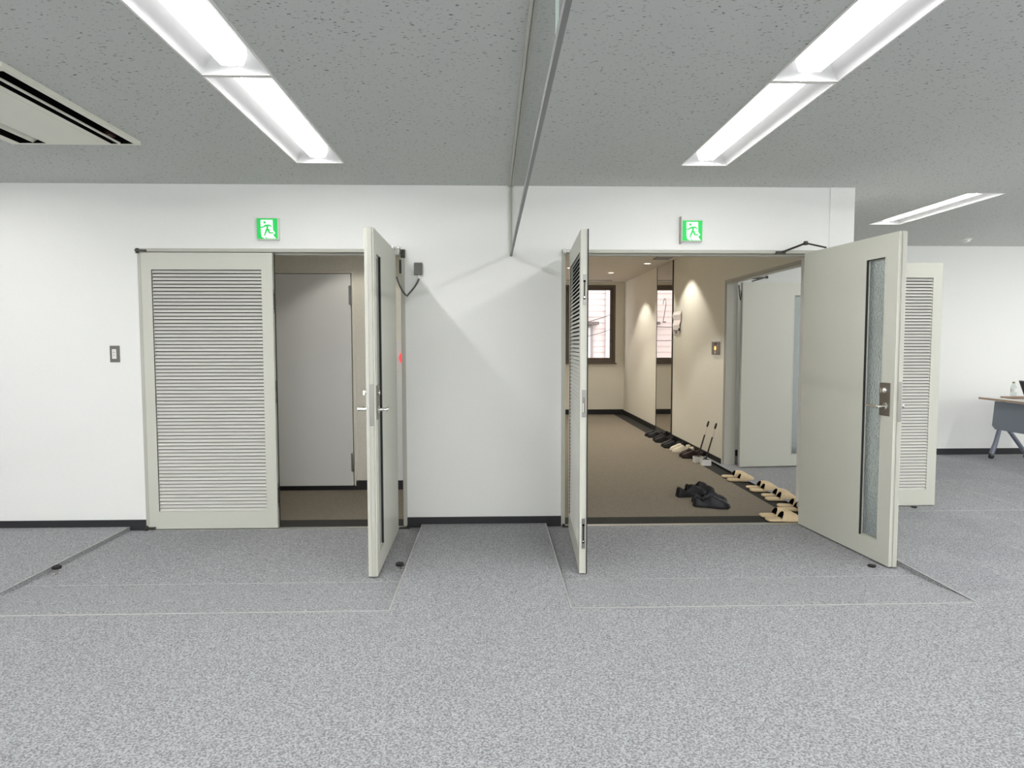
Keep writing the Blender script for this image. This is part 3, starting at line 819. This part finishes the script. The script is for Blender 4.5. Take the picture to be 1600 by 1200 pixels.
po = tag(empty('poster'), 'creased white paper notice taped to the lobby wall', 'notice')
b = MB()
prof = [(4.555, 1.845, 4.10, 1.852), (4.555, 1.80, 4.09, 1.80), (4.535, 1.73, 4.12, 1.72), (4.53, 1.66, 4.16, 1.66), (4.53, 1.52, 4.16, 1.525)]
for i, ((a, za, c, zc_), (a2, za2, c2, zc2)) in enumerate(zip(prof, prof[1:])):
    x0 = 2.618 - .012 * (i % 2); x1 = 2.618 - .012 * ((i + 1) % 2)
    b.face((x0, a, za), (x0 - .008, c, zc_), (x1 - .008, c2, zc2), (x1, a2, za2))
    b.face((x0 + .0015, a, za), (x0 - .0065, c, zc_), (x1 - .0065, c2, zc2), (x1 + .0015, a2, za2))
b.build('sheet', M['paper'], po, recalc=False)
b = MB().box(2.598, 2.604, 4.25, 4.45, 1.575, 1.590).box(2.598, 2.604, 4.33, 4.37, 1.545, 1.575)
b.build('print', M['ink'], po)
MB().box(2.59, 2.608, 4.15, 4.19, 1.575, 1.61).build('magnet', M['black'], po)

cp = tag(empty('call_button'), 'steel call button plate with an orange lit button beside the side doorway', 'call button')
MB().box(2.612, 2.62, 2.50, 2.78, 1.235, 1.455).build('backing', M['white_plastic'], cp)
MB().box(2.604, 2.613, 2.52, 2.80, 1.27, 1.42).build('plate', M['plate'], cp, .002)
b = MB().lathe([(.022, 2.604), (.022, 2.599), (.018, 2.597)], (0, 2.665, 1.345), 18, 'x'); b.build('lit_button', M['orange'], cp)
MB().box(2.6, 2.6045, 2.62, 2.71, 1.385, 1.405).build('display', M['black'], cp)
b = MB().lathe([(.016, 2.604), (.016, 2.600), (.013, 2.598)], (0, 2.665, 1.295), 18, 'x'); b.build('button', M['white_plastic'], cp)

DL = [(2.19, 3.72, 'ceiling downlight just above the side doorway wall'), (2.34, 5.0, 'ceiling downlight in front of the steel panel'),
      (2.03, 6.32, 'distant ceiling downlight near the lobby window'), (1.25, 5.6, 'ceiling downlight hidden behind the open louvred leaf'), (1.3, 2.6, 'ceiling downlight above the lobby shoes'),
      (-1.2, .75, 'ceiling downlight in the lobby behind the left doors')]  # last three downlights are added for general lobby light
pl = None
for i, (x, y, lb) in enumerate(DL):
    if pl is None:
        pl = empty('downlight')
        MB().lathe([(.060, -.001), (.060, -.006), (.048, -.007), (.044, -.002)], (0, 0, 0), 24).build('trim_ring', M['white_plastic'], pl, smooth=True)
        MB().lathe([(.040, -.0035), (.038, -.005)], (0, 0, 0), 20).build('bulb', M['downlight'], pl)
        o = pl
    else: o = copy_tree(pl)
    o.location = (x, y, 2.6); tag(o, lb, 'downlight', 'lobby ceiling downlights')
structure(MB().box(1.2, 2.3, 7.66, 7.72, 2.594, 2.602).build('trim_9', M['dark_metal']), 'dark slot vent in the far lobby ceiling', 'ceiling vent')
tag(MB().box(2.30, 2.52, 4.15, 4.5, 2.590, 2.602).build('ceiling_hatch', M['grey_plastic']), 'small grey ceiling grille beside the steel panel', 'ceiling grille')

# ------------------------------------------------------------------ shoes
def foot_outline(u):
    """half width across the foot at u (0 heel .. 1 toe)"""
    pts = [(0, .0), (.012, .40), (.04, .64), (.10, .76), (.2, .79), (.38, .72), (.55, .86), (.72, 1.0), (.85, .92), (.93, .72), (.98, .40), (1.0, .0)]
    for (a, x), (c, y) in zip(pts, pts[1:]):
        if a <= u <= c:
            t = (u - a) / (c - a); return x + (y - x) * t
    return 0

def make_shoe(name, L, W, upper, sole, collar=.085, laces=None, slim=1.0):
    """toe along +x, heel at the origin, standing on z=0"""
    r = empty(name)
    nu, nv = 30, 17
    us = [.5 - .5 * math.cos(PI * i / nu) for i in range(nu + 1)]
    hw = W / 2
    # sole
    b = MB(); st = .022
    top, bot = [], []
    path = [(u, 1) for u in us] + [(u, -1) for u in us[-2:0:-1]]
    def ol(u, k, z, g): return ((u - .5) * L * g + .5 * L, k * foot_outline(u) * hw * g, z)
    r0 = [b.vert(ol(u, k, 0, .97)) for u, k in path]; r1 = [b.vert(ol(u, k, st * .4, 1.02)) for u, k in path]; r2 = [b.vert(ol(u, k, st, 1.02)) for u, k in path]
    n = len(path)
    for A_, B_ in ((r0, r1), (r1, r2)):
        for i in range(n):
            j = (i + 1) % n; b.idx((A_[i], A_[j], B_[j], B_[i]))
    b.idx(r0[::-1]); b.idx(r2)
    b.build('sole', sole, r, smooth=True)
    # upper: height field over the footprint, with the opening pressed in
    def crest(u):
        pts = [(p, collar * q) for p, q in ((0, .72), (.06, .80), (.15, .78), (.28, .64), (.40, .76), (.50, .98), (.60, .90), (.75, .70), (.9, .56), (1.0, .38))]
        for (a, x), (c, y) in zip(pts, pts[1:]):
            if a <= u <= c:
                t = (u - a) / (c - a); t = t * t * (3 - 2 * t); return x + (y - x) * t
        return pts[-1][1]
    b = MB(); g = {}
    for i, u in enumerate(us):
        for j in range(nv):
            v = -1 + 2 * j / (nv - 1)
            v = math.copysign(abs(v) ** .75, v)
            w = foot_outline(u) * hw * .985
            flat = .30 if u < .5 else .0
            s = max(0, 1 - abs(v) ** 9) ** .5
            h = st + (crest(u) - st) * s
            y = v * w * (1 - .18 * s)
            q = ((u - .275) / .24) ** 2 + (v / .84) ** 2
            if q < 1: h = st + .008 + (h - st) * max(0, (q - .80) / .2) * .9
            x = u * L
            if u < .06: x += .012 * (h - st) / collar
            if u > .9: x -= .018 * (h - st) / collar
            g[i, j] = b.vert((x, y, h))
    for i in range(nu):
        for j in range(nv - 1):
            um = (us[i] + us[i + 1]) / 2; vm = -1 + 2 * (j + .5) / (nv - 1)
            vm = math.copysign(abs(vm) ** .75, vm)
            b.cur = 1 if ((um - .275) / .24) ** 2 + (vm / .84) ** 2 < .86 else 0
            b.idx((g[i, j], g[i + 1, j], g[i + 1, j + 1], g[i, j + 1]))
    b.cur = 0
    b.build('upper', [upper, M['lining']], r, smooth=2)
    b = MB()
    for t in range(4):
        u = .50 + t * .055; z = crest(u) * .985 + .002
        yw = foot_outline(u) * hw * .42
        b.tube([(u * L, -yw, z - .004), (u * L + .004, 0, z + .003), (u * L + .008, yw, z - .004)], .0028, 6)
    b.build('laces', laces or M['rubber'], r, smooth=True)
    return r

def put(o, x, y, ang, z=0, sx=1.0):
    o.location = (x, y, z); o.rotation_euler = (0, 0, math.radians(ang)); o.scale = (1, sx, 1)

G1 = 'dark lace-up shoes in the middle of the lobby'
s0 = make_shoe('shoe', .305, .108, M['shoe_navy'], M['sole'], .105)
put(s0, 1.735, .60, -21); tag(s0, 'navy-black shoe nearest the threshold in the middle of the doorway', 'shoe', G1)
s1 = copy_tree(s0); put(s1, 1.765, .735, -9, 0, -1); tag(s1, 'navy-black shoe half hidden behind the nearest middle shoe', 'shoe', G1)
bk = make_shoe('shoe', .29, .105, M['shoe_black'], M['sole'], .112)
put(bk, 1.685, .945, 6); tag(bk, 'black shoe furthest left of the middle group, heel toward the louvred leaf', 'shoe', G1)
s2 = copy_tree(bk); put(s2, 1.80, 1.075, 4, 0, -1); tag(s2, 'black shoe at the rear of the middle group, mostly hidden', 'shoe', G1)

G2 = 'shoes lined up along the lobby wall'
row = [(4.93, M['shoe_black'], .28, 'farthest black shoe of the row, below the steel panel'),
       (4.78, M['shoe_black'], .28, 'second farthest black shoe of the row along the wall'),
       (4.46, M['shoe_grey'], .285, 'dark grey shoe in the row, beyond its black-heeled twin'),
       (4.31, M['shoe_grey'], .285, 'dark grey shoe in the row, nearer twin'),
       (3.92, M['shoe_black'], .275, 'black shoe in the row just beyond the cream shoes'),
       (3.78, M['shoe_grey'], .275, 'worn dark shoe touching the cream shoes'),
       (3.56, M['shoe_white'], .285, 'cream canvas shoe in the row, farther of the two'),
       (3.38, M['shoe_white'], .285, 'cream canvas shoe in the row, nearer of the two'),
       (3.14, M['shoe_brown'], .285, 'dark brown shoe in the row, beside the cream shoes'),
       (3.00, M['shoe_brown'], .285, 'dark brown shoe in the row, beside the white roller cases')]
pro = {}
for i, (y, m, ln, lb) in enumerate(row):
    if m.name in pro: o = copy_tree(pro[m.name])
    else:
        o = make_shoe('shoe', ln, .105, m, M['white_sole'] if m is M['shoe_white'] else M['sole'], .10, M['shoe_white'] if m is M['shoe_white'] else None); pro[m.name] = o
    put(o, 2.33 + ln + random.uniform(-.012, .012) - .01, y, 180 + random.uniform(-6, 6), 0, -1 if i % 2 else 1)
    tag(o, lb, 'shoe', G2)

# slippers
def make_slipper():
    """open-backed slipper, toe along +x, heel at the origin"""
    r = empty('slipper'); L, hw = .265, .055
    nu = 26; us = [.5 - .5 * math.cos(PI * i / nu) for i in range(nu + 1)]
    path = [(u, 1) for u in us] + [(u, -1) for u in us[-2:0:-1]]; n = len(path)
    def loop(b, z, g): return [b.vert(((u - .5) * L * g + L / 2, k * foot_outline(u) * hw * g, z + .004 * max(0, .35 - u))) for u, k in path]
    def solid(zs, name, m):
        b = MB(); rings = [loop(b, z, g) for z, g in zs]
        for A_, B_ in zip(rings, rings[1:]):
            for i in range(n):
                j = (i + 1) % n; b.idx((A_[i], A_[j], B_[j], B_[i]))
        b.idx(rings[0][::-1]); b.idx(rings[-1]); return b.build(name, m, r, smooth=True)
    solid([(0, .97), (.008, 1.0)], 'sole', M['sole'])
    solid([(.008, 1.0), (.014, 1.03), (.022, 1.02), (.026, .96)], 'footbed', M['beige'])
    # vamp: arched shell over the front, dark inside
    def shell(off, name, m):
        b = MB(); nn, mm = 16, 14; g = {}
        for i in range(nn + 1):
            t = i / nn; u = .40 + (.995 - .40) * t
            w = foot_outline(u) * hw * 1.03 - off + .004 * (1 - t)
            hgt = (.066 * (1 - t) ** .8 + .026 * t) - off + .012 * math.sin(PI * t)
            for j in range(mm + 1):
                a = PI * j / mm
                tilt = .050 * (1 - t) ** 1.5 * math.sin(a)
                g[i, j] = b.vert((u * L + tilt * .55, w * math.cos(a), .014 + hgt * (math.sin(a) ** .62)))
        for i in range(nn):
            for j in range(mm): b.idx((g[i, j], g[i + 1, j], g[i + 1, j + 1], g[i, j + 1]))
        return b.build(name, m, r, smooth=True, recalc=False)
    shell(0, 'vamp', M['beige'])
    shell(.0035, 'lining', M['lining'])
    b = MB(); uu = [.44 + .02 * i for i in range(26)]
    b.idx([b.vert((u * L, foot_outline(u) * hw * .93, .0275)) for u in uu] + [b.vert((u * L, -foot_outline(u) * hw * .93, .0275)) for u in uu[::-1]])
    b.build('insole', M['lining'], r)
    return r
G3 = 'beige slippers along the side doorway'
sl0 = make_slipper()
SLP = [(2.402, 1.786, -4, 'farther slipper of the farthest beige pair, at the side doorway jamb'), (2.395, 1.612, -6, 'nearer slipper of the farthest beige pair, at the side doorway jamb'),
       (2.455, 1.253, -3, 'farther slipper of the second beige pair from the jamb'), (2.442, 1.125, -3, 'nearer slipper of the second beige pair from the jamb'),
       (2.464, .905, -2, 'farther slipper of the third beige pair from the jamb'), (2.442, .768, -3, 'nearer slipper of the third beige pair from the jamb'),
       (2.440, .515, -4, 'farther slipper of the beige pair half hidden by the open leaf'), (2.425, .395, -4, 'nearer slipper of the beige pair half hidden by the open leaf'),
       (2.163, .202, 0, 'farther slipper of the nearest beige pair, on the charcoal border'), (2.160, .078, 0, 'nearest beige slipper of all, by the metal threshold')]
for i, (x, y, a, lb) in enumerate(SLP):
    o = sl0 if i == 0 else copy_tree(sl0)
    put(o, x, y, a, 0, -1 if i % 2 else 1); tag(o, lb, 'slipper', G3)

# carpet rollers in white cases
def roller(x, y, label):
    r = tag(empty('carpet_roller', (x, y, 0)), label, 'carpet roller', 'carpet rollers by the side doorway')
    b = MB(); w, d, h = .052, .045, .068
    b.box(-w, w, -d, d, 0, .006); b.box(-w, w, -d, -d + .004, .006, h); b.box(-w, w, d - .004, d, .006, h)
    b.box(-w, -w + .004, -d + .004, d - .004, .006, h); b.box(w - .004, w, -d + .004, d - .004, .006, h)
    b.build('case', M['white_plastic'], r, .004)
    b = MB().lathe([(.030, -.040), (.031, -.038), (.031, .038), (.030, .040)], (0, 0, .040), 18, 'x'); b.build('roll', M['black'], r, smooth=True)
    a = Vector((0, 0, .06)); e = Vector((.125, .015, .485))
    P = lambda t: tuple(a + (e - a) * t)
    MB().tube([P(0), P(.62)], .0085, 10).build('shaft', M['black'], r, smooth=True)
    MB().tube([P(.62), P(.84)], .0075, 10).build('grip', mat('pale_grip', rgb(224, 214, 204), .4), r, smooth=True)
    MB().tube([P(.84), P(.88), P(.97), P(1)], [.008, .012, .011, .007], 10).build('end_cap', M['black'], r, smooth=True)
roller(2.437, 2.715, 'black-handled carpet roller standing in a white case, beside the brown shoes')
roller(2.462, 2.515, 'black-handled carpet roller in a white case, nearest the side doorway')

# ------------------------------------------------------------------ table at far right
TX0, TX1, TY0, TY1, TZ = 5.80, 6.42, .92, 2.72, .76
tb = tag(empty('folding_table', ((TX0 + TX1) / 2, (TY0 + TY1) / 2, H)), 'white topped folding table with blue-grey panel against the far wall', 'table')
tb.location = (0, 0, 0)
MB().box(TX0 + .004, TX1 - .004, TY0 + .004, TY1 - .004, TZ - .024, TZ).build('table_top', M['table_top'], tb, .003)
b = MB(); ring_ = ((TX0, TX0 + .005, TY0, TY1), (TX1 - .005, TX1, TY0, TY1), (TX0 + .005, TX1 - .005, TY0, TY0 + .005), (TX0 + .005, TX1 - .005, TY1 - .005, TY1))
for q in ring_: b.box(*q, TZ - .024, TZ - .001)
b.build('edge_band', M['wood_edge'], tb)
MB().prism([(2.60, .72), (2.63, .43), (2.58, .39), (1.06, .39), (1.01, .43), (1.04, .72)], 'x', 5.905, 5.93).build('modesty_panel', M['table_panel'], tb, .004)
for y in (2.66, 1.0):
    b = MB()
    b.tube([(6.06, y, .736), (6.06, y, .39)], .022, 10)
    b.tube([(6.03, y, .41), (5.985, y, .22), (5.94, y, .085)], [.024, .026, .030], 10)
    b.tube([(6.03, y, .41), (6.10, y, .41), (6.17, y, .33), (6.36, y, .085)], [.020, .022, .024, .026], 10)
    lg = b.build('leg', M['table_leg'], tb, smooth=True)
    for x in (5.938, 6.365):
        MB().lathe([(.02, -.014), (.028, -.012), (.028, .012), (.02, .014)], (x, y, H + .029), 16, 'y').build('caster', M['black'], lg, smooth=True)
        MB().box(x - .014, x + .014, y - .018, y + .018, H + .035, .095).build('caster_fork', M['grey_plastic'], lg)
tr = tag(MB().box(5.97, 6.25, 2.42, 2.60, TZ + .0005, TZ + .011).box(5.97, 6.25, 2.42, 2.432, TZ + .010, TZ + .018).box(5.97, 6.25, 2.588, 2.60, TZ + .010, TZ + .018).build('tray', M['tan'], None, .002),
         'low tan tray lying on the far end of the table', 'tray')
bt = tag(empty('water_bottle', (6.17, 2.655, TZ)), 'clear plastic bottle standing behind the tan tray on the table', 'bottle')
MB().lathe([(.030, .001), (.033, .006), (.033, .05), (.031, .055), (.033, .06), (.033, .115), (.022, .145), (.0125, .16), (.0125, .168)], (0, 0, 0), 22).build('body', M['bottle'], bt, smooth=True)
MB().lathe([(.014, .166), (.0145, .168), (.0145, .182), (.013, .184)], (0, 0, 0), 18).build('cap', mat('olive_cap', rgb(128, 132, 104), .5), bt, smooth=True)
MB().lathe([(.0336, .062), (.0336, .105)], (0, 0, 0), 22).build('wrapper', mat('pale_wrapper', rgb(226, 230, 226), .5), bt, smooth=True)
lp = tag(empty('laptop', (6.10, 2.22, TZ)), 'open black laptop on the table at the right edge', 'laptop')
MB().box(0, .24, -.17, .17, .001, .018).build('base', M['black'], lp, .003)
sc_ = MB().box(-.004, .004, -.17, .17, .0, .22).build('screen', mat('silver_lid', rgb(200, 200, 200), .4, .3), lp, .002)
sc_.location = (0, 0, .014); sc_.rotation_euler = (0, math.radians(-22), 0)
MB().box(-.0046, .0046, -.162, .1705, .008, .212).build('display', M['black'], sc_)
MB().box(.03, .2, -.15, .15, .0178, .0195).build('keyboard', M['grey_plastic'], lp)

# ------------------------------------------------------------------ light
wd = bpy.data.worlds.new('sky'); sc.world = wd; wd.use_nodes = True
bg = wd.node_tree.nodes['Background']; bg.inputs['Color'].default_value = (1.0, 1.0, 1.0, 1); bg.inputs['Strength'].default_value = 3.6

def spot(name, loc, aim, energy, size, blend, col=(1, .95, .86)):
    l = bpy.data.lights.new(name, 'SPOT'); l.energy = energy; l.spot_size = math.radians(size); l.spot_blend = blend; l.color = col; l.shadow_soft_size = .03
    o = bpy.data.objects.new(name, l); COL.objects.link(o); o.location = loc
    o.rotation_euler = (Vector(aim) - Vector(loc)).to_track_quat('-Z', 'Y').to_euler(); return o
for i, (x, y, lb) in enumerate(DL):
    spot('downlight_beam', (x, y, 2.585), (x, y, 0), (46, 48, 62, 62, 66, 20)[i], 104, .3)

# ------------------------------------------------------------------ camera
cam = bpy.data.cameras.new('camera'); co = bpy.data.objects.new('camera', cam); COL.objects.link(co)
cam.sensor_width = 36; cam.sensor_fit = 'HORIZONTAL'; cam.lens = 1047.56 / 1600 * 36
pi_, ya, ro = math.radians(3.44762), math.radians(1.75340), math.radians(-0.07752)
F = Vector((math.sin(ya) * math.cos(pi_), math.cos(ya) * math.cos(pi_), -math.sin(pi_)))
R = Vector((math.cos(ya), -math.sin(ya), 0)); U = R.cross(F)
R2 = R * math.cos(ro) + U * math.sin(ro); U2 = -R * math.sin(ro) + U * math.cos(ro)
mw = Matrix((R2, U2, -F)).transposed().to_4x4(); mw.translation = (0, -5.07, 1.40173)
co.matrix_world = mw
cam.clip_start = .05; cam.clip_end = 100
sc.camera = co

vs = sc.view_settings
vs.view_transform = 'Standard'; vs.look = 'None'; vs.gamma = 1; vs.use_curve_mapping = False; vs.exposure = 0.2
sc.cycles.use_denoising = True
sc.cycles.max_bounces = 10; sc.cycles.diffuse_bounces = 6; sc.cycles.transparent_max_bounces = 16
sc.cycles.sample_clamp_indirect = 8
